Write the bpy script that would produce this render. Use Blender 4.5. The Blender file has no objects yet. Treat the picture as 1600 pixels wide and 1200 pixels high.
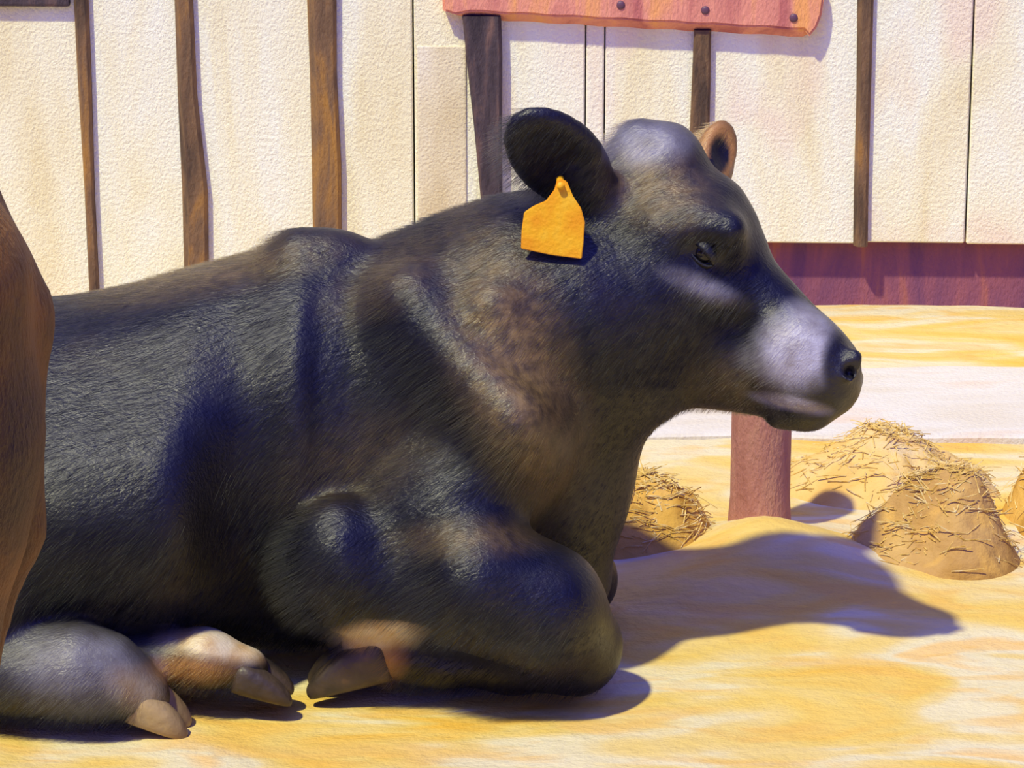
import bpy, bmesh, math, random
import numpy as np
from mathutils import Vector, Matrix, noise as mnoise

random.seed(7)
S = bpy.context.scene
COL = S.collection

# ------------------------------------------------------------------ camera, light, exposure
CAM = np.array([0.0, -4.2, 1.5]); PITCH = math.radians(14.85); FPX = 4800.0
FWD = np.array([0, math.cos(PITCH), -math.sin(PITCH)]); UP = np.array([0, math.sin(PITCH), math.cos(PITCH)])
cd = bpy.data.cameras.new('camera'); cam = bpy.data.objects.new('camera', cd); COL.objects.link(cam)
cam.location = CAM; cam.rotation_euler = (math.pi / 2 - PITCH, 0, 0)
cd.sensor_fit = 'HORIZONTAL'; cd.sensor_width = 36.0; cd.lens = 36.0 * FPX / 1600.0
cd.clip_start = 0.05; cd.clip_end = 200
S.camera = cam

W = bpy.data.worlds.new('sky'); S.world = W; W.use_nodes = True
bg = W.node_tree.nodes['Background']
SUN_DIR = Vector((0.40, 0.50, -1.0)).normalized()
_nt = W.node_tree; _tc = _nt.nodes.new('ShaderNodeTexCoord'); _dp = _nt.nodes.new('ShaderNodeVectorMath'); _dp.operation = 'DOT_PRODUCT'; _rp = _nt.nodes.new('ShaderNodeValToRGB')
_dp.inputs[1].default_value = tuple(-v for v in Vector((0.30, 0.62, -0.95)).normalized())
_nt.links.new(_tc.outputs['Generated'], _dp.inputs[0]); _nt.links.new(_dp.outputs['Value'], _rp.inputs[0]); _nt.links.new(_rp.outputs[0], bg.inputs['Color'])
_e = _rp.color_ramp.elements                     # deep blue-violet sky, brightest on the sun's side
_e[0].position = 0.0; _e[0].color = (0.014, 0.014, 0.12, 1); _e[1].position = 1.0; _e[1].color = (0.22, 0.27, 0.92, 1)
_e = _rp.color_ramp.elements.new(.55); _e.color = (0.030, 0.030, 0.36, 1)
_e = _rp.color_ramp.elements.new(.80); _e.color = (0.085, 0.095, 0.74, 1)
bg.inputs['Strength'].default_value = 2.2

sd = bpy.data.lights.new('sun', 'SUN'); sun = bpy.data.objects.new('sun', sd); COL.objects.link(sun)
sun.rotation_euler = SUN_DIR.to_track_quat('-Z', 'Y').to_euler()
sd.energy = 4.45; sd.color = (1.0, 0.96, 0.55); sd.angle = math.radians(2.0)

S.view_settings.view_transform = 'Standard'; S.view_settings.look = 'None'
S.view_settings.gamma = 1.0; S.view_settings.use_curve_mapping = False
S.view_settings.exposure = 0.0

# ------------------------------------------------------------------ helpers: measuring points
def ray(px, py):
    d = FWD * FPX + np.array([1, 0, 0]) * (px - 800.0) + UP * (600.0 - py)
    return d / np.linalg.norm(d)
def at(px, py, Y):                      # the point seen at a pixel, at depth Y
    d = ray(px, py); return CAM + d * ((Y - CAM[1]) / d[1])
def onground(px, py, z=0.0):
    d = ray(px, py); return CAM + d * ((z - CAM[2]) / d[2])
def onplane(px, py, p0, n):
    d = ray(px, py); return CAM + d * (np.dot(np.array(p0) - CAM, n) / np.dot(d, n))
def mpp(p):                             # metres per pixel at a point
    return float(np.dot(np.array(p) - CAM, FWD) / FPX)

# ------------------------------------------------------------------ helpers: objects
def tag(o, label=None, cat=None, group=None, kind=None):
    if label: o['label'] = label
    if cat: o['category'] = cat
    if group: o['group'] = group
    if kind: o['kind'] = kind
    return o
def link(name, me, mat=None, parent=None):
    o = bpy.data.objects.new(name, me); COL.objects.link(o)
    if mat: me.materials.append(mat)
    if parent: o.parent = parent
    return o
def empty(name, loc=(0, 0, 0)):
    o = bpy.data.objects.new(name, None); COL.objects.link(o); o.location = loc; o.empty_display_size = .05
    return o
def from_bm(name, bm, mat, parent=None, smooth=False, origin=None):
    me = bpy.data.meshes.new(name)
    if origin is not None: bmesh.ops.translate(bm, verts=bm.verts, vec=-Vector(origin))
    bm.normal_update(); bm.to_mesh(me); bm.free()
    if smooth: me.polygons.foreach_set('use_smooth', [True] * len(me.polygons))
    o = link(name, me, mat, parent)
    if origin is not None: o.location = origin
    return o
def add_box(bm, x0, x1, y0, y1, z0, z1, bev=0.0, seg=2, M=None):
    r = bmesh.ops.create_cube(bm, size=1.0)
    vs = r['verts']
    for v in vs:
        v.co = Vector(((x0 + x1) / 2 + v.co.x * (x1 - x0), (y0 + y1) / 2 + v.co.y * (y1 - y0), (z0 + z1) / 2 + v.co.z * (z1 - z0)))
    if bev > 0:
        es = list({e for v in vs for e in v.link_edges})
        rb = bmesh.ops.bevel(bm, geom=es, offset=bev, segments=seg, profile=.6, affect='EDGES')
        vs = list({v for f in rb['faces'] for v in f.verts} | {v for v in vs if v.is_valid})
    if M is not None:
        for v in vs: v.co = M @ v.co
    return vs

# ------------------------------------------------------------------ helpers: implicit surfaces
def hermite(xs, ys, x):                 # smooth monotone-ish interpolation
    xs = np.asarray(xs, float); ys = np.asarray(ys, float)
    h = np.diff(xs); d = np.diff(ys) / h
    m = np.zeros_like(ys); m[0] = d[0]; m[-1] = d[-1]
    for i in range(1, len(xs) - 1):
        m[i] = 0 if d[i - 1] * d[i] <= 0 else 2 * d[i - 1] * d[i] / (d[i - 1] + d[i])
    x = np.clip(x, xs[0], xs[-1])
    k = np.clip(np.searchsorted(xs, x, side='right') - 1, 0, len(xs) - 2)
    t = (x - xs[k]) / h[k]
    return ((1 + 2 * t) * (1 - t) ** 2 * ys[k] + t * (1 - t) ** 2 * h[k] * m[k]
            + t * t * (3 - 2 * t) * ys[k + 1] + t * t * (t - 1) * h[k] * m[k + 1])

class Field:
    def __init__(self, lo, hi, h):
        self.lo = np.array(lo, float); self.h = h
        self.n = np.ceil((np.array(hi) - self.lo) / h).astype(int) + 1
        self.F = np.full(self.n, 0.5, np.float32)
    def _sub(self, lo, hi):
        a = np.clip(np.floor((lo - self.lo) / self.h).astype(int), 0, self.n); b = np.clip(np.ceil((hi - self.lo) / self.h).astype(int) + 1, 0, self.n)
        sl = tuple(slice(a[i], b[i]) for i in range(3))
        g = np.meshgrid(*[self.lo[i] + self.h * np.arange(a[i], b[i]) for i in range(3)], indexing='ij')
        return sl, g
    def _merge(self, sl, d, k, cut):
        f = self.F[sl]; d = d.astype(np.float32)
        if cut:                                             # smooth subtraction
            b = np.maximum(k - np.abs(f + d), 0) / k if k > 0 else 0
            self.F[sl] = np.maximum(f, -d) + (b * b * k * .25 if k > 0 else 0)
        else:
            b = np.maximum(k - np.abs(f - d), 0) / k
            self.F[sl] = np.minimum(f, d) - b * b * k * .25
    def cone(self, a, b, ra, rb, k=.03, cut=False, ysc=1.0):   # tapered capsule; ysc widens or narrows it in depth
        a = np.array(a, float); b = np.array(b, float); R = max(ra, rb) * max(1, ysc) + k + .03
        sl, g = self._sub(np.minimum(a, b) - R, np.maximum(a, b) + R)
        if g[0].size == 0: return
        ab = b - a; L2 = float(ab @ ab) + 1e-12
        t = np.clip(sum((g[i] - a[i]) * ab[i] for i in range(3)) / L2, 0, 1)
        q = [g[i] - a[i] - ab[i] * t for i in range(3)]
        d = np.sqrt(q[0] ** 2 + (q[1] / ysc) ** 2 + q[2] ** 2) - (ra + (rb - ra) * t)
        self._merge(sl, d, k, cut)
    def chain(self, pts, k=.03, **kw):
        for p, q in zip(pts[:-1], pts[1:]): self.cone(p[0], q[0], p[1], q[1], k, **kw)
    def ell(self, c, r, axes=None, k=.03, cut=False):
        c = np.array(c, float); r = np.array(r, float); R = r.max() + k + .02
        sl, g = self._sub(c - R, c + R)
        if g[0].size == 0: return
        A = np.eye(3) if axes is None else np.array(axes, float)
        p = [g[i] - c[i] for i in range(3)]
        u = [sum(p[i] * A[j][i] for i in range(3)) for j in range(3)]
        k0 = np.sqrt(sum((u[j] / r[j]) ** 2 for j in range(3))); k1 = np.sqrt(sum((u[j] / r[j] ** 2) ** 2 for j in range(3))) + 1e-9
        d = np.where(k0 < 1e-3, -r.min(), k0 * (k0 - 1) / k1)
        self._merge(sl, d, k, cut)
    def loft(self, o, ax, up, lat, st, k=.05, pw=2.0):         # stations: s, v_top, v_bottom, half width, lateral offset
        st = np.array(st, float); o = np.array(o, float)
        pts = []
        for s in st:
            for v in (s[1], s[2]):
                for w in (-s[3], s[3]): pts.append(o + ax * s[0] + up * v + lat * (w + s[4]))
        pts = np.array(pts); sl, g = self._sub(pts.min(0) - k - .06, pts.max(0) + k + .06)
        p = [g[i] - o[i] for i in range(3)]
        s = sum(p[i] * ax[i] for i in range(3)); v = sum(p[i] * up[i] for i in range(3)); w = sum(p[i] * lat[i] for i in range(3))
        vt = hermite(st[:, 0], st[:, 1], s); vb = hermite(st[:, 0], st[:, 2], s)
        hw = hermite(st[:, 0], st[:, 3], s); lo = hermite(st[:, 0], st[:, 4], s)
        c = (vt + vb) / 2; rv = np.maximum((vt - vb) / 2, .004); hw = np.maximum(hw, .004)
        q = (np.abs((v - c) / rv) ** pw + np.abs((w - lo) / hw) ** pw) ** (1 / pw)
        d = (q - 1) * np.minimum(rv, hw)
        out = np.maximum(st[0, 0] - s, 0) + np.maximum(s - st[-1, 0], 0)
        d = np.where(out > 0, np.sqrt(np.maximum(d, 0) ** 2 + out ** 2), d)
        self._merge(sl, d, k, False)
    def sample(self, p):
        q = (np.asarray(p) - self.lo) / self.h
        i = np.floor(q).astype(int)
        if (i < 0).any() or (i >= self.n - 1).any(): return .05
        f = q - i; a = self.F[i[0]:i[0] + 2, i[1]:i[1] + 2, i[2]:i[2] + 2]
        a = a[0] * (1 - f[0]) + a[1] * f[0]; a = a[0] * (1 - f[1]) + a[1] * f[1]
        return float(a[0] * (1 - f[2]) + a[1] * f[2])
    def hit(self, px, py):
        d = ray(px, py); t = 2.5
        for _ in range(1500):
            v = self.sample(CAM + d * t)
            if v < .0015: break
            t += min(max(v * .5, .001), .03)
            if t > 7: return None
        return CAM + d * t
    def normal(self, p):
        e = .008; n = np.array([self.sample(p + e * np.eye(3)[i]) - self.sample(p - e * np.eye(3)[i]) for i in range(3)])
        return n / (np.linalg.norm(n) + 1e-9)
    def mesh(self, smooth=2):           # naive surface nets
        F = self.F; n = self.n - 1
        sg = F < 0
        cnt = np.zeros(n, np.int8); pos = np.zeros((3,) + tuple(n), np.float32)
        def cs(A, o): return A[o[0]:o[0] + n[0], o[1]:o[1] + n[1], o[2]:o[2] + n[2]]
        C = [(i, j, k) for i in (0, 1) for j in (0, 1) for k in (0, 1)]
        for a in C:
            for ax in range(3):
                if a[ax] == 1: continue
                b = list(a); b[ax] = 1
                x = cs(sg, a) != cs(sg, b)
                idx = np.nonzero(x)
                fa = cs(F, a)[idx]; fb = cs(F, b)[idx]; t = fa / (fa - fb)
                for m in range(3): pos[m][idx] += (a[m] + (t if m == ax else 0))
                cnt[idx] += 1
        act = cnt > 0; ids = -np.ones(n, np.int64); nv = int(act.sum()); ids[act] = np.arange(nv)
        ii = np.argwhere(act)
        V = self.lo + self.h * (ii + np.stack([pos[m][act] for m in range(3)], 1) / cnt[act][:, None])
        Q = []
        for ax in range(3):
            o1, o2 = (ax + 1) % 3, (ax + 2) % 3
            a = [slice(1, n[i]) for i in range(3)]; a[ax] = slice(0, n[ax])
            b = list(a); b[ax] = slice(1, n[ax] + 1)
            A = sg[tuple(a)]; B = sg[tuple(b)]
            e = np.argwhere(A != B)
            inside = A[tuple(e.T)]
            base = e + np.array([0 if i == ax else 1 for i in range(3)])
            def cid(d1, d2):
                q = base.copy(); q[:, o1] -= d1; q[:, o2] -= d2; return ids[tuple(q.T)]
            q = np.stack([cid(1, 1), cid(0, 1), cid(0, 0), cid(1, 0)], 1)
            q[~inside] = q[~inside][:, ::-1]
            Q.append(q)
        Q = np.concatenate(Q)
        E = np.concatenate([Q[:, [0, 1]], Q[:, [1, 2]], Q[:, [2, 3]], Q[:, [3, 0]]])
        for _ in range(smooth):
            acc = np.zeros_like(V); c = np.zeros(len(V))
            for m in range(3):
                acc[:, m] = np.bincount(E[:, 0], V[E[:, 1], m], len(V)) + np.bincount(E[:, 1], V[E[:, 0], m], len(V))
            c = np.bincount(E[:, 0], minlength=len(V)) + np.bincount(E[:, 1], minlength=len(V))
            V = V * .4 + .6 * acc / c[:, None]
        return V, Q
def np_mesh(name, V, Q):
    me = bpy.data.meshes.new(name)
    me.vertices.add(len(V)); me.vertices.foreach_set('co', V.astype(np.float32).ravel())
    me.loops.add(Q.size); me.loops.foreach_set('vertex_index', Q.astype(np.int32).ravel())
    me.polygons.add(len(Q)); me.polygons.foreach_set('loop_start', np.arange(0, Q.size, 4, dtype=np.int32))
    me.polygons.foreach_set('use_smooth', np.ones(len(Q), bool))
    me.update(calc_edges=True); me.validate()
    return me

# ------------------------------------------------------------------ helpers: materials
class Mat:
    def __init__(self, name, rough=.8, spec=.3):
        self.m = bpy.data.materials.new(name); self.m.use_nodes = True
        self.nt = self.m.node_tree; self.b = self.nt.nodes['Principled BSDF']
        self.b.inputs['Roughness'].default_value = rough; self.b.inputs['Specular IOR Level'].default_value = spec
        self.tc = self.nt.nodes.new('ShaderNodeTexCoord'); self.geo = self.nt.nodes.new('ShaderNodeNewGeometry')
    def n(self, t, **kw):
        x = self.nt.nodes.new(t)
        for k, v in kw.items(): setattr(x, k, v)
        return x
    def l(self, a, b): self.nt.links.new(a, b)
    def coords(self, scale=(1, 1, 1), loc=(0, 0, 0), rot=(0, 0, 0), world=False):
        mp = self.n('ShaderNodeMapping'); mp.inputs['Scale'].default_value = scale
        mp.inputs['Location'].default_value = loc; mp.inputs['Rotation'].default_value = rot
        self.l(self.geo.outputs['Position'] if world else self.tc.outputs['Object'], mp.inputs['Vector']); return mp.outputs['Vector']
    def noise(self, scale, detail=3, vec=None, rough=.5, dist=0.0):
        x = self.n('ShaderNodeTexNoise'); x.inputs['Scale'].default_value = scale; x.inputs['Detail'].default_value = detail
        x.inputs['Roughness'].default_value = rough; x.inputs['Distortion'].default_value = dist
        self.l(vec if vec is not None else self.tc.outputs['Object'], x.inputs['Vector']); return x.outputs['Fac']
    def ramp(self, fac, stops, mode='LINEAR'):
        x = self.n('ShaderNodeValToRGB'); x.color_ramp.interpolation = mode
        e = x.color_ramp.elements
        while len(e) < len(stops): e.new(.5)
        for el, (p, c) in zip(e, stops): el.position = p; el.color = (c[0], c[1], c[2], 1) if not isinstance(c, (int, float)) else (c, c, c, 1)
        self.l(fac, x.inputs['Fac']); return x.outputs['Color']
    def mix(self, fac, a, b, mode='MIX'):
        x = self.n('ShaderNodeMix', data_type='RGBA', blend_type=mode)
        for s, v in ((x.inputs[0], fac), (x.inputs[6], a), (x.inputs[7], b)):
            if isinstance(v, (int, float)): s.default_value = v
            elif isinstance(v, tuple): s.default_value = (v[0], v[1], v[2], 1)
            else: self.l(v, s)
        return x.outputs[2]
    def math(self, op, a, b=0.0):
        x = self.n('ShaderNodeMath', operation=op)
        for s, v in ((x.inputs[0], a), (x.inputs[1], b)):
            if isinstance(v, (int, float)): s.default_value = v
            else: self.l(v, s)
        return x.outputs[0]
    def attr(self, name): return self.n('ShaderNodeAttribute', attribute_name=name).outputs
    def bump(self, h, dist=.01, strength=1.0):
        x = self.n('ShaderNodeBump'); x.inputs['Distance'].default_value = dist; x.inputs['Strength'].default_value = strength
        self.l(h, x.inputs['Height']); self.l(x.outputs['Normal'], self.b.inputs['Normal']); return self
    def col(self, c):
        if isinstance(c, tuple): self.b.inputs['Base Color'].default_value = (c[0], c[1], c[2], 1)
        else: self.l(c, self.b.inputs['Base Color'])
        return self

def straw_mat(name, stops, sc=3.0, seed=0.0, str_scale=(1.0, 2.6, 1.0)):
    m = Mat(name, .85, .15)
    v = m.coords(str_scale, (seed, seed * 1.7, 0), world=True)
    f = m.noise(sc, 2.5, v, .5, 1.2)
    c = m.ramp(f, stops)
    f2 = m.noise(sc * 2.2, 2, m.coords((.8, 2.0, 1.0), (seed, 3, 1), world=True), .5, .8)
    c = m.mix(m.ramp(f2, [(.54, 0.0), (.66, .55)]), c, (.68, .40, .09))
    h = m.noise(190, 3, m.coords((.9, 1.1, 1), world=True), .65)
    h2 = m.noise(34, 3, m.coords((1, 1.3, 1), world=True), .6)
    m.bump(m.math('ADD', m.math('MULTIPLY', h, .25), h2), .012, .5); m.col(c)
    return m.m
GROUND = straw_mat('straw_bedding', [(.30, (.70, .41, .06)), (.42, (.67, .48, .13)), (.50, (.67, .51, .20)), (.56, (.66, .57, .33)), (.62, (.66, .58, .36)), (.70, (.70, .48, .20))], 3.0, 0.0, (.8, 1.9, 1.0))
PILE_LIGHT = straw_mat('pale_straw', [(.3, (.60, .35, .08)), (.5, (.68, .46, .15)), (.7, (.66, .50, .26))], 5.0, 2.0, (1, 1, 1.3))
PILE_BROWN = straw_mat('brown_straw', [(.3, (.36, .19, .04)), (.5, (.46, .27, .09)), (.7, (.58, .37, .12))], 6.0, 5.0, (1, 1, 1))
PILE_GOLD = straw_mat('golden_straw', [(.3, (.40, .20, .03)), (.5, (.56, .32, .06)), (.7, (.70, .43, .12))], 6.0, 8.0, (1, 1, 1))

STRAND = straw_mat('straw_strands', [(.35, (.50, .30, .06)), (.5, (.66, .46, .14)), (.65, (.72, .58, .30))], 40.0, 3.0, (1, 1, 1))

def wall_mat():
    m = Mat('white_painted_boards', .75, .25)
    v = m.coords((2.2, 1, .55), world=True)
    f = m.noise(2.4, 4, v, .6, .4)
    c = m.ramp(f, [(.32, (.76, .68, .40)), (.46, (.83, .79, .54)), (.58, (.84, .84, .66)), (.72, (.82, .74, .52))])
    f2 = m.noise(5.5, 2, m.coords((1, 1, .8), (3.3, 0, 1.1), world=True), .5)
    # the right-hand boards have worn through to a pink undercoat
    x = m.n('ShaderNodeSeparateXYZ'); m.l(m.geo.outputs['Position'], x.inputs[0])
    right = m.ramp(x.outputs['X'], [(0.0, 0.0), (.25, .75)])
    c = m.mix(m.math('MULTIPLY', m.ramp(f2, [(.5, 0.0), (.66, .75)]), right), c, (.80, .62, .48))
    h = m.noise(170, 3, m.coords((1, 1, .8), world=True), .6)
    m.bump(h, .010, .42); m.col(c); return m.m
WHITE = wall_mat()

def wood_mat(name, dark, mid, edge, sc=14, rough=.75):
    m = Mat(name, rough, .25)
    f = m.noise(sc, 4, m.coords((1.6, 1.6, .28), world=True), .6, .5)
    c = m.ramp(f, [(.34, dark), (.52, mid), (.68, edge)])
    m.bump(m.noise(120, 3, m.coords((1.5, 1.5, .6), world=True), .6), .006, .6); m.col(c); return m.m
BATTEN = wood_mat('weathered_brown_batten', (.07, .045, .03), (.19, .11, .055), (.36, .18, .04))
POSTDARK = wood_mat('dark_stained_post', (.03, .022, .028), (.07, .05, .055), (.17, .10, .08))
RAILRED = wood_mat('faded_red_paint', (.48, .15, .13), (.72, .29, .20), (.80, .36, .12), 9)
PLINTH = wood_mat('red_brown_kick_board', (.15, .055, .12), (.26, .085, .12), (.42, .14, .08), 7)
POSTRED = wood_mat('reddish_brown_post', (.33, .13, .10), (.45, .20, .15), (.52, .27, .17), 10)
GAP = Mat('dark_gap', .9, .1).col((.26, .17, .09)).m
def path_mat():
    m = Mat('pale_concrete', .8, .2)
    m.col(m.ramp(m.noise(4, 3, m.coords((1, 3, 1), world=True)), [(.35, (.60, .54, .43)), (.55, (.64, .60, .52)), (.7, (.64, .53, .41))]))
    m.bump(m.noise(120, 3, m.coords(world=True)), .006, .5); return m.m
PATH = path_mat()
BOLT = Mat('bolt_iron', .5, .4).col((.12, .05, .08)).m

def coat_colour(m):
    base = m.ramp(m.noise(9, 4, m.coords((1, 1, 1)), .6, .4), [(.36, (.002, .002, .003)), (.55, (.004, .004, .006)), (.72, (.012, .009, .008))])
    def sep(nm):
        x = m.n('ShaderNodeSeparateColor'); m.l(m.attr(nm)['Color'], x.inputs[0]); return x.outputs
    pa_, pb_ = sep('patch_a'), sep('patch_b')
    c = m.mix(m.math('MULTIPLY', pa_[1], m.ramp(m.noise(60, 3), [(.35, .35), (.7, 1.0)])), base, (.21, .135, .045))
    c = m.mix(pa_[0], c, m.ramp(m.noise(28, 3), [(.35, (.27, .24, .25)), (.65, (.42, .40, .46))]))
    c = m.mix(pa_[2], c, m.ramp(m.noise(30, 3), [(.35, (.50, .33, .15)), (.65, (.62, .52, .36))]))
    c = m.mix(pb_[0], c, (.42, .20, .05))
    return m.mix(pb_[1], c, (.010, .009, .010))
def coat_mat():
    m = Mat('black_coat', .5, .6)
    m.col(coat_colour(m))
    h = m.noise(230, 4, m.coords((.45, 1, .6)), .7); h2 = m.noise(24, 3, None, .5)
    m.bump(m.math('ADD', m.math('MULTIPLY', h, .6), m.math('MULTIPLY', h2, .25)), .009, .42)
    m.l(m.ramp(m.noise(35, 3), [(.3, .29), (.7, .43)]), m.b.inputs['Roughness'])
    return m.m
COAT = coat_mat()
def hair_mat():
    m = Mat('black_coat_hair')
    h = m.n('ShaderNodeBsdfHairPrincipled', model='CHIANG', parametrization='COLOR')
    m.l(coat_colour(m), h.inputs['Color'])
    h.inputs['Roughness'].default_value = HAIR_R; h.inputs['Radial Roughness'].default_value = .3; h.inputs['Coat'].default_value = HAIR_COAT
    h.inputs['Random Roughness'].default_value = .2; h.inputs['IOR'].default_value = 1.33
    m.l(h.outputs[0], m.nt.nodes['Material Output'].inputs['Surface']); m.nt.nodes.remove(m.b)
    return m.m
HAIR_R, HAIR_COAT = .16, .0
HAIR = hair_mat()
def brown_mat():
    m = Mat('brown_coat', .55, .35)
    c = m.ramp(m.noise(7, 4, m.coords((1, 1, .7)), .6, .4), [(.32, (.035, .019, .010)), (.5, (.10, .045, .011)), (.68, (.24, .10, .018))])
    m.col(c); m.bump(m.noise(150, 3, m.coords((1, 1, .4)), .65), .009, .6)
    m.b.inputs['Sheen Weight'].default_value = .12; m.b.inputs['Sheen Tint'].default_value = (1.0, .5, .15, 1)
    return m.m
BROWN = brown_mat()
HORN = Mat('dark_hoof_horn', .45, .4); HORN.col(HORN.ramp(HORN.noise(18, 3), [(.35, (.03, .022, .018)), (.6, (.08, .055, .035)), (.75, (.30, .17, .06))])); HORN.bump(HORN.noise(90, 2), .004, .4); HORN = HORN.m
HORNTAN = Mat('tan_hoof_horn', .5, .35); HORNTAN.col(HORNTAN.ramp(HORNTAN.noise(16, 3), [(.35, (.22, .15, .07)), (.6, (.40, .28, .13)), (.75, (.20, .16, .12))])); HORNTAN.bump(HORNTAN.noise(90, 2), .004, .4); HORNTAN = HORNTAN.m
EYE = Mat('wet_dark_eye', .08, .5).col((.008, .007, .008)).m
TAGM = Mat('orange_yellow_plastic', .5, .35); TAGM.col(TAGM.ramp(TAGM.noise(26, 3), [(.35, (.86, .36, .008)), (.55, (.92, .47, .012)), (.7, (.92, .54, .03))])); TAGM.bump(TAGM.noise(150, 2), .003, .4); TAGM = TAGM.m

# ------------------------------------------------------------------ the setting
BUMPS = [(*onground(1192, 850)[:2], .045, .10), (*onground(1290, 880)[:2], .025, .10), (*onground(1120, 905)[:2], .02, .12)]
def hgt(x, y):
    v = mnoise.fractal(Vector((x * 2.3, y * 2.3, 3.1)), 1.0, 2.0, 3) * .008 + mnoise.fractal(Vector((x * 9, y * 9, 1.3)), 1.0, 2.0, 2) * .0025
    for px_, py_, h_, r_ in BUMPS: v += h_ * math.exp(-((x - px_) ** 2 + (y - py_) ** 2) / (r_ * r_))
    return v - .006
def build_ground():
    nx, ny = 380, 280
    X = np.linspace(-5.5, 5.0, nx); Y = np.linspace(-3.6, 2.9, ny)
    V = np.array([(x, y, hgt(x, y)) for y in Y for x in X])
    i = np.arange(nx - 1)[None, :] + nx * np.arange(ny - 1)[:, None]; i = i.ravel()
    me = np_mesh('ground', V, np.stack([i, i + 1, i + 1 + nx, i + nx], 1))
    return tag(link('ground', me, GROUND), 'golden straw-covered ground the black calf lies on', 'ground', kind='structure')
build_ground()

WALL_ROT = math.radians(-2.6)
wp = onground(1400, 476)
WM = Matrix.Translation((wp[0], wp[1], 0)) @ Matrix.Rotation(WALL_ROT, 4, 'Z')     # wall frame: x along, -y towards the yard
WN = np.array(WM.to_3x3() @ Vector((0, -1, 0)))
def wx(px, py, off=0.0):                # wall coordinates (along, up) of a pixel on the board face
    p0 = np.array(WM @ Vector((0, -off, 0))); p = onplane(px, py, p0, WN)
    q = WM.inverted() @ Vector(p); return q.x, q.z
BT = .025
PLX0 = wx(1060, 420)[0]
PLZ = wx(1400, 373)[1]
def build_wall():
    seams = [-4.8 + .22 * i for i in range(12)]
    seams += [wx(x, 200)[0] for x in (-60, 138, 299, 508, 648, 762, 915, 944, 1095, 1350, 1513, 1660)]
    x = seams[-1]
    while x < 2.7: x += .21; seams.append(x)
    bm = bmesh.new()
    for i, (a, b) in enumerate(zip(seams[:-1], seams[1:])):
        g = .0011 if abs((a + b) / 2 - wx(930, 200)[0]) < .05 else .0020
        z0 = PLZ if a > PLX0 - .15 else -.02
        add_box(bm, a + g, b - g, -BT - random.uniform(0, .002), .004, z0 + (random.uniform(-.006, .006) if z0 > 0 else 0), 2.3, .003, 1, WM)
    o = from_bm('wall_back', bm, WHITE)
    tag(o, 'white painted vertical board wall behind the calf', 'wall', kind='structure')
    bm = bmesh.new(); add_box(bm, -4.8, 2.9, .034, .06, -.02, 2.3, 0, 1, WM)
    tag(from_bm('wall_backing', bm, GAP), 'dark boarding behind the white wall boards', 'wall', kind='structure')
    bm = bmesh.new(); add_box(bm, PLX0, 2.8, .018, .034, -.02, PLZ + .012, .003, 1, WM)
    tag(from_bm('baseboard_back', bm, PLINTH), 'red-brown kick board under the white wall boards at right', 'baseboard', kind='structure')
build_wall()
def batten(name, pts, th, label):       # pts: (px centre, py, width px) from top to bottom, traced on the wall face
    rows = []
    for px, py, w in pts:
        x, z = wx(px, py, BT + th); k = mpp(onplane(px, py, WM @ Vector((0, -BT, 0)), WN)); rows.append((x, z, w * k / 2))
    bm = bmesh.new(); rings = []
    for x, z, hw in rows:
        ch = min(.006, hw * .4)
        pr = [(-hw, 0), (-hw, th * .25), (-hw + hw * .55, th), (hw - ch, th), (hw, th - ch), (hw, 0)]
        rings.append([bm.verts.new(WM @ Vector((x + a, -BT - b, z))) for a, b in pr])
    for r0, r1 in zip(rings[:-1], rings[1:]):
        for j in range(6): bm.faces.new((r0[j], r0[(j + 1) % 6], r1[(j + 1) % 6], r1[j]))
    bm.faces.new(rings[0]); bm.faces.new(rings[-1][::-1])
    bmesh.ops.recalc_face_normals(bm, faces=bm.faces)
    return tag(from_bm(name, bm, BATTEN), label, 'batten', kind='structure')
batten('trim_1', [(110, -560, 24), (122, -60, 24), (130, 120, 22), (138, 300, 16), (146, 470, 16)], .02, 'thin brown batten on the white wall, leftmost, beside the brown cow')
batten('trim_2', [(272, -560, 28), (283, -60, 28), (291, 150, 30), (303, 300, 40), (306, 470, 38)], .02, 'brown batten on the white wall, second from the left')
batten('trim_3', [(493, -560, 50), (500, -60, 48), (504, 120, 42), (509, 260, 46), (511, 470, 44)], .022, 'widest brown batten on the white wall, above the calf\'s withers')
batten('trim_4', [(1364, -560, 26), (1354, -60, 26), (1350, 150, 22), (1346, 300, 22), (1345, 386, 22)], .02, 'brown batten on the white wall to the right of the calf\'s face')
bm = bmesh.new()
a = wx(-60, 0, BT + .02); b = wx(108, 8, BT + .02)
add_box(bm, a[0], b[0], -BT - .02, -BT, b[1] - .004, b[1] + .07, .006, 2, WM)
tag(from_bm('trim_5', bm, POSTDARK), 'dark board end across the top left of the white wall', 'board', kind='structure')

def patch_mat():
    m = Mat('tan_board', .8, .2)
    m.col(m.ramp(m.noise(5, 3, m.coords((2, 1, .6), world=True)), [(.35, (.62, .52, .30)), (.55, (.72, .64, .42)), (.7, (.76, .70, .52))]))
    m.bump(m.noise(170, 3, m.coords(world=True)), .008, .4); return m.m
a = wx(651, 72, BT + .006); b = wx(728, 80, BT + .006)
bm = bmesh.new(); add_box(bm, a[0], b[0], -BT - .006, -BT, .02, a[1], .003, 2, WM)
tag(from_bm('trim_6', bm, patch_mat()), 'tan patch board nailed on the white wall left of the dark rail post', 'board', kind='structure')

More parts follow.
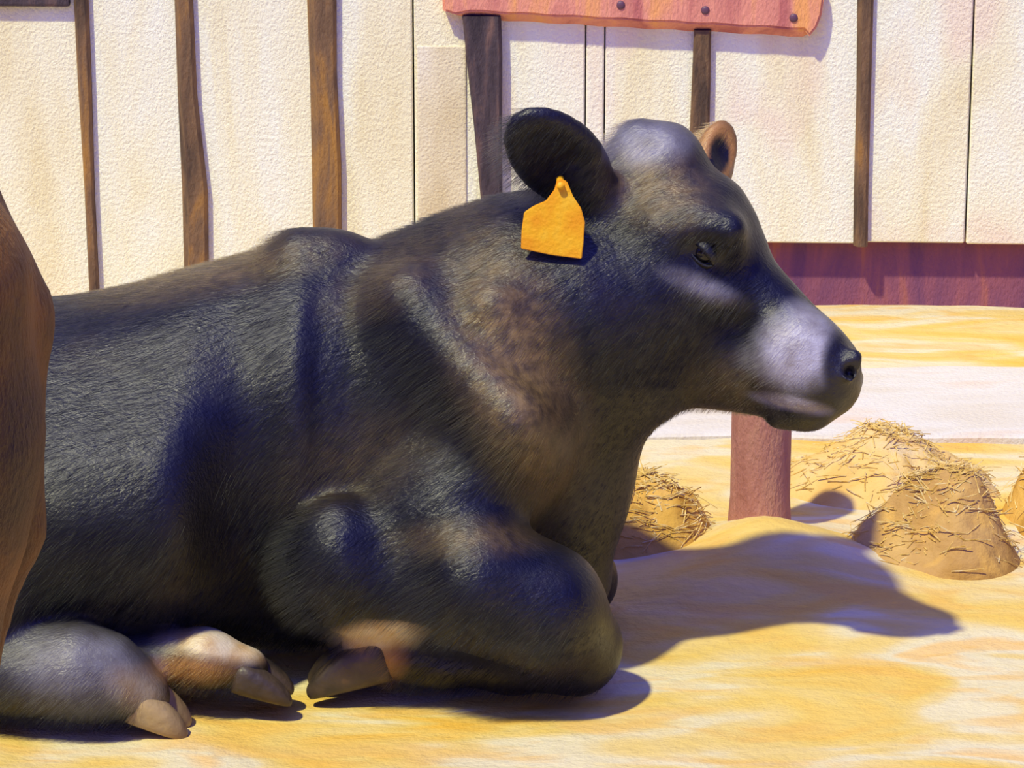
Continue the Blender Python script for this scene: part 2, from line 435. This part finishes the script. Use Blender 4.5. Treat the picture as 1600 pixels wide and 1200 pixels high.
pa = onground(1300, 682); pb = onground(1300, 590)
bm = bmesh.new(); add_box(bm, -5.4, 4.9, pa[1] - .02, pb[1] + .06, -.03, .006, .004, 1)
bmesh.ops.subdivide_edges(bm, edges=[e for e in bm.edges if e.calc_length() > 1], cuts=70)
for v in bm.verts:
    s = mnoise.noise(Vector((v.co.x * 4, v.co.y * 2, 0))) * .035
    v.co.y += s
tag(from_bm('path', bm, PATH), 'pale concrete path between straw and white wall', 'path', kind='structure')

# ------------------------------------------------------------------ red rail on posts
def build_rail():
    x0 = wx(692, 10)[0]; x1 = wx(1284, 40)[0]
    zl = wx(760, 34, BT + .035)[1]; zr = wx(1240, 62, BT + .035)[1]
    root = empty('rail', WM @ Vector(((x0 + x1) / 2, -BT, 0)))
    tag(root, 'faded red wooden rail with rounded end on dark posts against white wall', 'rail')
    inv = Matrix.Translation(root.location).inverted()
    bm = bmesh.new(); n = 26; ra, rb = [], []
    th = .036; H = .17
    prof = []
    L = x1 - x0
    for i in range(n + 1):                  # underside left to right, then the rounded end, then the top
        t = i / n; prof.append((x0 + .06 + (L - .10) * t, zl + (zr - zl) * t + .0012 * math.sin(i * 1.7)))
    for i in range(1, 8):
        a = -math.pi / 2 + math.pi * i / 8; prof.append((x1 - .045 + .045 * math.cos(a), zr + H / 2 + H / 2 * math.sin(a)))
    prof += [(x1 - .05, zr + H), (x0 + .05, zl + H), (x0, zl + H * .6), (x0 + .004, zl + .022), (x0 + .03, zl + .014)]
    fr = [bm.verts.new(WM @ Vector((x, -BT - th, z))) for x, z in prof]; bk = [bm.verts.new(WM @ Vector((x, -BT, z))) for x, z in prof]
    bm.faces.new(fr); bm.faces.new(bk[::-1])
    for j in range(len(prof)):
        k = (j + 1) % len(prof); bm.faces.new((fr[j], bk[j], bk[k], fr[k]))
    bmesh.ops.recalc_face_normals(bm, faces=bm.faces)
    for v in fr[:n + 1]: v.co.z += .020                          # the lower edge slopes back under the board
    es = [e for e in bm.edges if all(v in fr for v in e.verts)]
    bmesh.ops.bevel(bm, geom=es, offset=.005, segments=2, affect='EDGES')
    bmesh.ops.transform(bm, matrix=inv, verts=bm.verts)
    from_bm('rail_board', bm, RAILRED, root)
    def post(pts, th, mat, lab):
        bm = bmesh.new(); rings = []
        for px, py, w in pts:
            x, z = wx(px, py, BT + th); hw = w * .00136 / 2
            ch = .005; pr = [(-hw, 0), (-hw, th - ch), (-hw + ch, th), (hw - ch, th), (hw, th - ch), (hw, 0)]
            rings.append([bm.verts.new(WM @ Vector((x + a, -BT - b, max(z, 0)))) for a, b in pr])
        for r0, r1 in zip(rings[:-1], rings[1:]):
            for j in range(6): bm.faces.new((r0[j], r0[(j + 1) % 6], r1[(j + 1) % 6], r1[j]))
        bm.faces.new(rings[0]); bm.faces.new(rings[-1][::-1]); bmesh.ops.recalc_face_normals(bm, faces=bm.faces)
        bmesh.ops.transform(bm, matrix=inv, verts=bm.verts)
        o = from_bm('post', bm, mat, root); o['label'] = lab
    post([(752, 26, 58), (756, 90, 54), (762, 200, 42), (768, 320, 32), (768, 500, 30)], .032, POSTDARK, 'dark tapering post')
    post([(1098, 48, 26), (1096, 120, 28), (1093, 215, 30), (1092, 500, 30)], .022, BATTEN, 'brown post')
    for px, py in ((970, 8), (1102, 16), (1240, 28)):
        x, z = wx(px, py, BT + .036); bm = bmesh.new()
        bmesh.ops.create_uvsphere(bm, u_segments=14, v_segments=8, radius=.009)
        for v in bm.verts: v.co = WM @ Vector((x + v.co.x, -BT - .036 + v.co.y * .5, z + v.co.z))
        bmesh.ops.transform(bm, matrix=inv, verts=bm.verts)
        from_bm('bolt_head', bm, BOLT, root, True)
build_rail()

# ------------------------------------------------------------------ reddish post under the calf's chin
def build_short_post():
    p = onground(1190, 846); k = mpp(p); r = 47 * k
    bm = bmesh.new(); n = 28; rings = []
    zs = [-.03, .0, .02, .06, .12, .18, .24, .30, .318, .322]
    for z in zs:
        f = 1.0 + (.10 * max(0, (.05 - z) / .05) if z < .05 else 0) - (.10 if z >= .318 else 0) - (.16 if z > .32 else 0)
        rings.append([bm.verts.new((r * f * math.cos(a) * (1 + .02 * math.sin(3 * a)), r * f * math.sin(a), z)) for a in [2 * math.pi * j / n for j in range(n)]])
    for r0, r1 in zip(rings[:-1], rings[1:]):
        for j in range(n): bm.faces.new((r0[j], r0[(j + 1) % n], r1[(j + 1) % n], r1[j]))
    bm.faces.new(rings[-1]); bm.faces.new(rings[0][::-1])
    o = from_bm('wooden_post', bm, POSTRED, None, True); o.location = (p[0], p[1] + r, 0)
    tag(o, 'short reddish-brown wooden post standing in straw behind the calf\'s chin', 'post')
build_short_post()

# ------------------------------------------------------------------ straw piles
def pile(name, cx, cy, rx, ry, h, mat, label, seed, sharp=1.0, group=None):
    n, m = 96, 40; V = [(0, 0, h)]; Q = []
    bm = bmesh.new()
    top = bm.verts.new((0, 0, h * (1 + .0))); prev = None
    for i in range(1, m + 1):
        t = i / m; ring = []
        for j in range(n):
            a = 2 * math.pi * j / n
            e = 1 + .22 * mnoise.noise(Vector((math.cos(a) * 1.3 + seed, math.sin(a) * 1.3, seed)))
            x = rx * t * e * math.cos(a); y = ry * t * e * math.sin(a)
            z = h * max(0.0, 1 - t ** (1.7 * sharp)) ** .85
            z += h * .32 * mnoise.fractal(Vector((x * 9 + seed, y * 9, seed)), 1.0, 2.0, 4) * math.sin(math.pi * min(1, t * 1.0)) - .016 * t
            ring.append(bm.verts.new((x, y, z)))
        for j in range(n):
            k = (j + 1) % n
            if prev is None: bm.faces.new((top, ring[j], ring[k]))
            else: bm.faces.new((prev[j], ring[j], ring[k], prev[k]))
        prev = ring
    bm.faces.new(prev[::-1])
    bm.normal_update(); rnd = random.Random(int(seed * 100)); vs = [v for v in bm.verts if v.co.z > .004]
    sb = bmesh.new()
    for _ in range(420):
        v = rnd.choice(vs); nrm = v.normal; a = rnd.uniform(0, math.pi)
        d = Vector((math.cos(a), math.sin(a) * .8, rnd.uniform(-.25, .3))); d = (d - nrm * d.dot(nrm) * .85).normalized()
        L = rnd.uniform(.02, .055); w = rnd.uniform(.0007, .0013); sd_ = d.cross(nrm).normalized() * w; lf = nrm * .0022
        mid = v.co + lf + d * L * .5 + Vector((0, 0, rnd.uniform(-.003, .001)))
        p3 = [v.co + lf * .4, mid, v.co + d * L + lf * .2 + Vector((0, 0, rnd.uniform(-.006, .002)))]
        rows = [[sb.verts.new(p + sd_), sb.verts.new(p + nrm * w), sb.verts.new(p - sd_)] for p in p3]
        for r0, r1 in zip(rows[:-1], rows[1:]):
            for j in range(3): sb.faces.new((r0[j], r0[(j + 1) % 3], r1[(j + 1) % 3], r1[j]))
    o = from_bm(name, bm, mat, None, True); o.location = (cx, cy, 0)
    tag(from_bm('straw_strands', sb, STRAND, o), kind='stuff')
    return tag(o, label, 'straw pile', group)
def pile_px(name, px, py, wpx, depth, toppy, mat, label, seed, sharp=1.0):
    p = onground(px, py); z = at(px, toppy, p[1])[2]
    return pile(name, p[0], p[1], wpx * mpp(p) / 2, depth / 2, z, mat, label, seed, sharp)
pile_px('straw_pile', 1390, 745, 370, .34, 672, PILE_LIGHT, 'wide pale yellow straw pile in front of the concrete path', 1.3, .9)
pile_px('straw_pile', 1470, 862, 290, .24, 728, PILE_BROWN, 'brownish conical straw pile in front of the pale pile', 4.1, .72)
pile_px('straw_pile', 1700, 805, 280, .32, 655, PILE_GOLD, 'dark golden straw pile cut off by the right edge', 7.7, .9)
pile_px('straw_pile', 1005, 835, 230, .26, 742, PILE_GOLD, 'low golden straw pile between the calf\'s chest and the reddish post', 9.2, 1.0)

# ------------------------------------------------------------------ the black calf
def build_calf():
    f = Field((-1.15, -.62, -.02), (.66, .42, .90), .0055)
    X, Z = np.array([1., 0, 0]), np.array([0, 0, 1.]); Yv = np.array([0, 1., 0])
    # torso: px, top py, bottom z, half width, depth offset
    st = []
    for px, ty, zb, hw, yo in [(-420, 640, .16, .05, .0), (-390, 560, .08, .12, .0), (-300, 500, .03, .19, .0), (-150, 470, -.04, .26, .0), (0, 466, -.05, .30, .0),
                               (100, 459, -.03, .295, .0), (200, 440, .02, .28, .0), (300, 411, .03, .26, .0), (400, 386, .02, .24, .01), (470, 368, .01, .24, .01), (515, 363, .015, .23, .02),
                               (575, 382, .02, .225, .02), (640, 358, .03, .225, .02), (720, 327, .05, .22, .02), (800, 318, .08, .20, .02), (870, 360, .11, .165, .02), (925, 470, .17, .11, .02), (950, 600, .25, .05, .02)]:
        p = at(px, ty + 14, .0); st.append((p[0], p[2], zb, hw, yo))
    f.loft((0, 0, 0), X, Z, Yv, st, .04, 2.15)
    # withers and shoulder blades
    f.cone(at(470, 400, -.02), at(540, 400, -.02), .035, .03, .05)
    f.cone(at(640, 470, -.14), at(790, 660, -.235), .045, .06, .05)
    # belly and flank bulge, hollow behind the shoulder
    f.ell(at(140, 800, -.20), (.18, .15, .13), None, .09)
    f.ell(at(290, 780, -.17), (.10, .15, .15), None, .08)
    f.ell(at(210, 560, -.37), (.20, .12, .07), None, .10, cut=True)
    f.cone(at(400, 680, -.33), at(412, 960, -.30), .06, .07, .08, cut=True)
    # neck
    f.chain([(at(700, 560, -.02), .165), (at(830, 500, -.03), .150), (at(960, 470, -.035), .125), (at(1010, 450, -.04), .10)], .06)
    f.chain([(at(850, 425, .0), .095), (at(960, 330, -.0), .065)], .05)
    f.cone(at(870, 760, -.02), at(900, 610, -.03), .10, .11, .07)          # brisket to throat
    f.cone(at(880, 900, -.02), at(878, 760, -.02), .07, .075, .05)
    # skin folds on the neck
    f.cone(at(560, 610, -.345), at(680, 740, -.37), .06, .06, .11, cut=True)
    f.cone(at(770, 480, -.18), at(830, 640, -.18), .018, .02, .045)
    # point of shoulder, upper arm, elbow
    f.chain([(at(800, 690, -.17), .085), (at(700, 800, -.20), .085), (at(580, 890, -.225), .072), (at(535, 882, -.23), .062)], .045)
    f.ell(at(525, 880, -.25), (.058, .06, .085), None, .04)
    # forearm, knee, folded cannon, pastern
    f.chain([(at(580, 925, -.215), .055), (at(740, 912, -.275), .082), (at(845, 950, -.27), .078), (at(902, 1004, -.215), .062)], .045)
    f.chain([(at(895, 1026, -.215), .052), (at(800, 1038, -.22), .036), (at(690, 1036, -.22), .032)], .03)
    f.chain([(at(690, 1036, -.22), .034), (at(640, 1022, -.22), .038), (at(570, 1006, -.22), .032)], .02)
    f.cone(at(610, 850, -.34), at(625, 940, -.36), .028, .03, .05, cut=True)   # hollow between elbow and forearm
    # far front leg tucked under the chest
    f.chain([(at(780, 880, .12), .07), (at(900, 905, .13), .055), (at(880, 930, .13), .04), (at(700, 930, .13), .03)], .03)
    # near hind leg: thigh out to the left, shank, hock, foot
    f.chain([(at(-330, 700, -.14), .15), (at(-120, 830, -.24), .13), (at(-60, 930, -.28), .09), (at(-250, 1000, -.30), .06)], .06)
    f.chain([(at(-250, 1010, -.31), .05), (at(-90, 1056, -.32), .050), (at(40, 1050, -.33), .055), (at(118, 1050, -.335), .062), (at(165, 1060, -.335), .055), (at(222, 1088, -.335), .038)], .025)
    # far hind foot pushed out under the belly
    f.chain([(at(60, 1024, -.23), .036), (at(245, 1030, -.265), .036), (at(320, 1028, -.275), .038), (at(385, 1044, -.275), .030)], .02)
    # ---------------- head
    phi = math.radians(24)
    lat = np.array([math.sin(phi), math.cos(phi), 0.])                     # near side to far side
    H0 = at(1130, 450, -.05)
    A = onplane(985, 330, H0, lat); B = onplane(1330, 600, H0, lat)
    ax = B - A; L = np.linalg.norm(ax); ax /= L; up = np.cross(ax, lat) * 1.0
    if up[2] < 0: up = -up
    ks = L / math.hypot(345, 270); kv = mpp(H0)
    hs = [(-95, 40, 0, .03), (-62, 100, -50, .06), (0, 124, -120, .088), (60, 134, -175, .098), (105, 138, -205, .104), (150, 124, -225, .098), (190, 101, -228, .086), (230, 78, -210, .074),
          (270, 70, -186, .064), (330, 60, -148, .056), (370, 54, -126, .058), (400, 48, -116, .060), (428, 38, -101, .053), (446, 16, -74, .040), (458, -10, -40, .016)]
    f.loft(A, ax, up, lat, [(s * ks, t * kv, b * kv, w, 0.) for s, t, b, w in hs], .035, 2.25)
    def hp(px, py, w):                                                     # a point at lateral offset w (negative = near side) seen at a pixel
        return onplane(px, py, H0 + lat * w, lat)
    f.cone(hp(1000, 225, 0), hp(1040, 240, .01), .036, .045, .04)          # poll
    f.cone(hp(1035, 352, -.078), hp(1140, 360, -.070), .020, .018, .05)   # brow
    f.cone(hp(1045, 424, -.088), hp(1135, 468, -.066), .014, .011, .03)    # cheek crest
    f.ell(hp(985, 560, -.055), (.075, .06, .085), None, .05)               # jaw muscle
    f.ell(hp(1098, 398, -.112), (.034, .026, .020), None, .016, cut=True)  # eye socket
    f.cone(hp(1150, 520, -.075), hp(1190, 600, -.075), .018, .018, .04, cut=True)
    f.ell(hp(1245, 560, -.035), (.060, .035, .055), None, .035)            # puffed upper lip
    mp_ = [f.hit(x, y) for x, y in ((1168, 612), (1192, 630), (1220, 641), (1250, 647), (1278, 648), (1298, 642))]
    for p, q in zip(mp_[:-1], mp_[1:]):
        if p is not None and q is not None: f.cone(p, q, .0045, .0045, .008, cut=True)     # mouth line
    f.cone(hp(1215, 652, -.03), hp(1275, 656, -.02), .016, .014, .012)                    # lower lip
    p = f.hit(1330, 560); q = f.hit(1322, 585)
    nd = f.normal(p)
    f.cone(p + nd * .006, q + nd * .006, .012, .012, .012)                                 # rim of the nostril
    nh = f.hit(1330, 579); nn = f.normal(nh)
    f.ell(nh + nn * .004, (.015, .012, .020), (ax, up, lat), .005, cut=True)
    f.cone(nh, nh - nn * .02, .010, .007, .004, cut=True)
    f.ell(hp(1349, 566, .030), (.012, .018, .012), None, .010, cut=True)                   # far nostril
    # ears: a leaf with a scooped inside
    def ear(base, tip, wdt, nrm, thick=.012):
        base, tip = np.array(base), np.array(tip); d = tip - base; l = np.linalg.norm(d); d /= l
        nrm = np.array(nrm, float); nrm -= d * (nrm @ d); nrm /= np.linalg.norm(nrm); s = np.cross(d, nrm)
        mid = base + d * l * .56
        f.ell(mid, (l * .50, wdt, thick + .012), (d, s, nrm), .012)
        f.ell(mid + nrm * (thick + .016) + d * .01, (l * .40, wdt * .70, thick + .010), (d, s, nrm), .012, cut=True)
        f.cone(base, base + d * l * .35, .034, .022, .03)
    ear(hp(945, 322, -.075), hp(814, 186, -.20), .060, (.25, -.75, -.55))
    ear(hp(1092, 316, .085), hp(1134, 196, .150), .034, (.50, -.82, .10), .010)
    V, Q = f.mesh(2)
    me = np_mesh('calf', V, Q)
    # coat pattern, with light painted on poll, cheek crescent and far-ear rim
    # pixel position of every vertex, to lay out the coat's patches and its painted light
    rel = V - CAM; dep = rel @ FWD; px = 800 + FPX * rel[:, 0] / dep; py = 600 - FPX * (rel @ UP) / dep
    hl = (V - H0) @ lat; hsx = (V - A) @ ax / ks; hv = (V - A) @ up / kv
    def blob(cx, cy, rx, ry, rot=0.0, soft=.5):
        c, s = math.cos(rot), math.sin(rot); dx, dy = px - cx, py - cy
        q = np.sqrt(((dx * c + dy * s) / rx) ** 2 + ((-dx * s + dy * c) / ry) ** 2)
        return np.clip((1 + soft - q) / (2 * soft), 0, 1) ** 1.2
    headm = (hsx > -120) & (px > 940)
    nose = np.where(headm, np.clip(blob(1335, 582, 46, 66, -.25, .18) + np.clip((hsx - 446) / 8, 0, 1), 0, 1), 0)
    pale = np.where(headm, np.maximum.reduce([blob(1245, 548, 62, 56, -.3, .4), blob(1195, 560, 30, 26, 0, .6) * .5, blob(1238, 630, 56, 11, .22, .4) * .9, blob(1265, 508, 42, 28, .6, .5) * .8]), 0) * (1 - nose)
    pale = np.where(hl < .0, pale, np.where(headm, np.clip((hsx - 330) / 45, 0, 1) * (1 - nose), 0))
    poll = np.where(headm & (V[:, 2] > .6), blob(1012, 222, 62, 34, -.1, .5), 0)  # sunlight on the poll, painted in as a paler tone
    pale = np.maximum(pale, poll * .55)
    pale = np.maximum(pale, np.where(headm, blob(1098, 448, 55, 15, .38, .6) * .45, 0))  # highlight crescent below the eye, painted into the coat colour
    rim = np.where((px > 1080) & (hl > .09), blob(1122, 238, 34, 54, 0, .3) * (1 - blob(1124, 243, 17, 30, 0, .2)), 0)  # orange lit edge of the far ear, painted into the coat colour
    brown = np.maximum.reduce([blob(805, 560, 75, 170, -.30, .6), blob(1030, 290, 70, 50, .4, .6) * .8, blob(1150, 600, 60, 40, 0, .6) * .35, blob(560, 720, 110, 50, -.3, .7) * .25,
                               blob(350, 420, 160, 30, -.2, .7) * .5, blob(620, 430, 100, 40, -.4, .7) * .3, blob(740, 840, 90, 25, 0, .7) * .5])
    near = V[:, 1] < -.2
    cream = np.where(near & (V[:, 2] < .14), np.maximum(blob(572, 1000, 82, 26, -.25, .4), blob(345, 1008, 85, 25, .1, .4)), 0)
    cream = np.maximum(cream, np.where(near & (V[:, 2] < .14), blob(215, 1080, 45, 30, .5, .5) * .45, 0))
    tan = np.where(near & (V[:, 2] < .14), np.maximum(blob(590, 1030, 40, 30, 0, .5) * .8, blob(300, 1045, 60, 22, 0, .5) * .7), 0)
    pale = np.maximum(pale, np.where(near & (V[:, 2] < .16) & (px < 260), blob(130, 1040, 110, 60, 0, .5) * .38, 0))
    lv = np.empty(len(me.loops), np.int32); me.loops.foreach_get('vertex_index', lv)
    tan = np.maximum(tan * (1 - cream), rim)  # tan feet plus the painted lit edge of the far ear
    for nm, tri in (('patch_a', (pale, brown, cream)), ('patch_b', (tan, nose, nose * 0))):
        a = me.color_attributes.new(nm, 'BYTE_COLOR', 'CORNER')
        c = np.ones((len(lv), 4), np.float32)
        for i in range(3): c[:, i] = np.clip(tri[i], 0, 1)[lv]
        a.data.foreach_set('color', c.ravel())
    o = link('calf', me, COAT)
    tag(o, 'black calf lying in the straw with a yellow-orange ear tag', 'calf')
    # ---------------- short coat hair, lying back along the body
    dens = np.ones(len(V)); leng = np.ones(len(V))
    dens[V[:, 2] < .015] = 0
    dens *= 1 - np.where(headm, np.clip(blob(1100, 400, 34, 22, 0, .3) * 2, 0, 1), 0)
    leng *= 1 - .75 * np.where(headm, np.clip((hsx - 250) / 120, 0, 1), 0)
    leng = np.where(headm, leng * .75, leng); leng = np.where(nose > .3, 0, leng); dens = np.where(nose > .3, 0, dens)
    leng = np.where((px > 900) & (py > 600), leng * .45, leng)
    leng = np.where(V[:, 2] < .13, leng * .6, leng)
    for nm, arr in (('hair_density', dens), ('hair_length', leng)):
        vg = o.vertex_groups.new(name=nm)
        lev = np.round(arr, 1)
        for w in np.unique(lev):
            if w > 0: vg.add(np.nonzero(lev == w)[0].tolist(), float(w), 'REPLACE')
    md = o.modifiers.new('coat_hair', 'PARTICLE_SYSTEM'); ps = md.particle_system; pset = ps.settings
    pset.type = 'HAIR'; pset.count = 240000; pset.hair_length = .012; pset.hair_step = 3; pset.render_step = 3; pset.display_step = 2
    pset.emit_from = 'FACE'; pset.use_even_distribution = True; pset.use_modifier_stack = False
    pset.normal_factor = .0027; pset.object_align_factor = (-.0052, 0, -.0042); pset.factor_random = .0016
    pset.root_radius = .34; pset.tip_radius = .08; pset.radius_scale = .001
    me.materials.append(HAIR); pset.material = 2
    ps.vertex_group_density = 'hair_density'; ps.vertex_group_length = 'hair_length'
    # ---------------- eye with lids
    def eye(c, out, r):
        bm = bmesh.new(); bmesh.ops.create_uvsphere(bm, u_segments=24, v_segments=16, radius=r)
        e = from_bm('eye', bm, EYE, o, True); e.location = c
        fw = ax * .85 - up * .15; fw = fw / np.linalg.norm(fw); upp = np.cross(out, fw); upp *= np.sign(upp[2] + 1e-9)
        fw = np.cross(upp, out)
        for nm, sgn, lift in (('upper_eyelid', 1, .25), ('lower_eyelid', -1, -.40)):
            bm = bmesh.new(); n = 14; rows = []
            for i in range(n + 1):
                a = math.pi * i / n; R = r * 1.10
                row = []
                for q in (0.0, .33, .66, 1.0):
                    h = lift * math.sin(a) * (1 - q) + sgn * q * (.95 * math.sin(a) + .0)
                    u = math.cos(a) * (1.05 if q < .5 else 1.12)
                    d2 = max(0.02, 1 - .55 * u * u - h * h * .8)
                    row.append(bm.verts.new(Vector(c + R * (fw * u + upp * h * 1.02 + out * math.sqrt(d2)))))
                rows.append(row)
            for r0, r1 in zip(rows[:-1], rows[1:]):
                for j in range(3): bm.faces.new((r0[j], r0[j + 1], r1[j + 1], r1[j]))
            bmesh.ops.remove_doubles(bm, verts=bm.verts, dist=.0003)
            bmesh.ops.recalc_face_normals(bm, faces=bm.faces)
            l = from_bm(nm, bm, COAT, e, True); l.location = -Vector(c)
            md = l.modifiers.new('t', 'SOLIDIFY'); md.thickness = .004; md.offset = 0
    p = f.hit(1096, 396)
    if p is not None: eye(p + lat * .013, -lat, .018)
    eye(hp(1096, 396, .0) + lat * .086, lat, .018)
    # ---------------- hooves: two claws each
    def hoof(frm, to, side, up3, w, h, mat, lab):
        frm, to = np.array(frm), np.array(to); d = to - frm; l = np.linalg.norm(d); d /= l
        side = np.array(side, float); side -= d * (side @ d); side /= np.linalg.norm(side); u = np.cross(d, side); u *= np.sign(u @ np.array(up3))
        hf = Field(np.minimum(frm, to) - .07, np.maximum(frm, to) + .07, .0035)
        for sgn in (-1, 1):
            ctr = frm + side * sgn * w * .5
            stn = []
            for t, hh, ww in ((-.12, .9, .40), (0, 1.0, .50), (.3, .93, .54), (.6, .74, .50), (.85, .50, .38), (1.0, .26, .20)):
                stn.append((t * l, h * (hh - .5), -h * .5, w * ww, 0.))
            hf.loft(ctr, d, u, side, stn, .004, 2.6)
        VV, QQ = hf.mesh(2); ho = link('hoof', np_mesh('hoof', VV, QQ), mat, o); ho['label'] = lab
    hoof(at(592, 1022, -.22), at(474, 1050, -.22), (0, 1, .1), (0, 0, 1), .040, .066, HORN, 'dark front hoof with a tan top')
    hoof(at(215, 1092, -.335), at(302, 1122, -.335), (0, 1, .1), (0, 0, 1), .040, .052, HORNTAN, 'tan hind hoof')
    hoof(at(378, 1050, -.275), at(462, 1072, -.275), (0, 1, .1), (0, 0, 1), .036, .046, HORN, 'dark hind hoof')
    # ---------------- ear tag
    ez = hp(862, 285, -.155); e0 = f.hit(876, 288)
    tp = e0 if e0 is not None else ez
    hs_ = [f.hit(x, y) for x, y in ((876, 285), (815, 388), (908, 402), (862, 360), (905, 340), (820, 335))]
    ty = min(h[1] for h in hs_ if h is not None) - .012
    out = [(876, 279), (886, 284), (895, 306), (908, 326), (914, 348), (912, 378), (909, 405), (862, 399), (814, 389), (815, 360), (819, 332), (834, 322), (853, 314), (866, 297), (870, 283)]
    bm = bmesh.new(); fr = [bm.verts.new(at(x, y, ty)) for x, y in out]; bk = [bm.verts.new(v.co + Vector((0, .004, 0))) for v in fr]
    bm.faces.new(fr); bm.faces.new(bk[::-1])
    for j in range(len(out)):
        k = (j + 1) % len(out); bm.faces.new((fr[j], bk[j], bk[k], fr[k]))
    bmesh.ops.recalc_face_normals(bm, faces=bm.faces)
    bmesh.ops.bevel(bm, geom=[e for e in bm.edges], offset=.0012, segments=2, affect='EDGES')
    tg = from_bm('ear_tag', bm, TAGM, o); tg['label'] = 'yellow-orange plastic ear tag'
    bm = bmesh.new(); c = at(876, 290, ty)
    bmesh.ops.create_cone(bm, cap_ends=True, segments=20, radius1=.0055, radius2=.005, depth=abs(tp[1] - ty) + .012, matrix=Matrix.Translation(Vector(c) + Vector((0, abs(tp[1] - ty) / 2, 0))) @ Matrix.Rotation(math.pi / 2, 4, 'X'))
    from_bm('tag_pin', bm, TAGM, tg, True)
    return o, f
CALF, CF = build_calf()

# ------------------------------------------------------------------ the brown cow standing at the left edge
def build_brown():
    Yc = -1.30
    f = Field((-2.75, -1.72, -.01), (-.36, -.88, 1.42), .013)
    X, Z = np.array([1., 0, 0]), np.array([0, 0, 1.]); Yv = np.array([0, 1., 0])
    k = mpp(at(0, 500, Yc))
    xe = at(84, 450, Yc)[0]
    # trunk, from the brisket on the left to the buttocks at right
    st = [(xe - 1.56, .98, .70, .10, 0), (xe - 1.48, 1.06, .52, .17, 0), (xe - 1.30, 1.12, .46, .21, 0), (xe - 1.0, 1.08, .43, .26, 0), (xe - .7, 1.08, .44, .27, 0), (xe - .42, 1.12, .50, .24, 0),
          (xe - .20, 1.09, .54, .20, 0), (xe - .10, 1.00, .58, .15, 0), (xe - .035, .86, .64, .09, 0)]
    f.loft((0, Yc, 0), X, Z, Yv, st, .06, 2.2)
    for s in (-1, 1):
        y = Yc + s * .12
        # thigh and hind leg: rear contour traced down to the hock
        e1 = at(66, 480, y); e2 = at(52, 700, y); e3 = at(20, 850, y); e4 = at(-22, 1000, y)
        f.chain([((e1[0] - .16, y, e1[2]), .155), ((e2[0] - .115, y, e2[2]), .115), ((e3[0] - .08, y, e3[2]), .078), ((e4[0] - .045, y, e4[2]), .045), ((e4[0] - .05, y, e4[2] - .06), .042),
                 ((e4[0] - .02, y, .12), .030), ((e4[0] - .01, y, .06), .036), ((e4[0] + .02, y, .03), .045)], .05)
        f.chain([((xe - 1.28, y, .72), .12), ((xe - 1.30, y, .50), .07), ((xe - 1.30, y, .34), .048), ((xe - 1.29, y, .12), .030), ((xe - 1.28, y, .03), .045)], .05)
    # tail hanging down behind the thighs
    f.chain([((xe - .20, Yc, 1.00), .035), ((xe - .10, Yc, .93), .026), ((xe - .035, Yc, .80), .022), ((xe - .05, Yc, .58), .022), ((xe - .12, Yc, .38), .034), ((xe - .13, Yc, .28), .015)], .05)
    # neck and head, out to the left
    f.chain([((xe - 1.40, Yc, .90), .18), ((xe - 1.62, Yc, 1.08), .13), ((xe - 1.74, Yc, 1.16), .11)], .06)
    f.chain([((xe - 1.74, Yc, 1.18), .105), ((xe - 1.92, Yc, 1.06), .075), ((xe - 2.05, Yc, .97), .062)], .05)
    for s in (-1, 1):
        f.ell((xe - 1.70, Yc + s * .16, 1.20), (.03, .09, .05), None, .03)
    V, Q = f.mesh(2)
    o = link('cow', np_mesh('cow', V, Q), BROWN)
    tag(o, 'brown cow standing at the left edge, only its rump and thigh in view', 'cow')
build_brown()
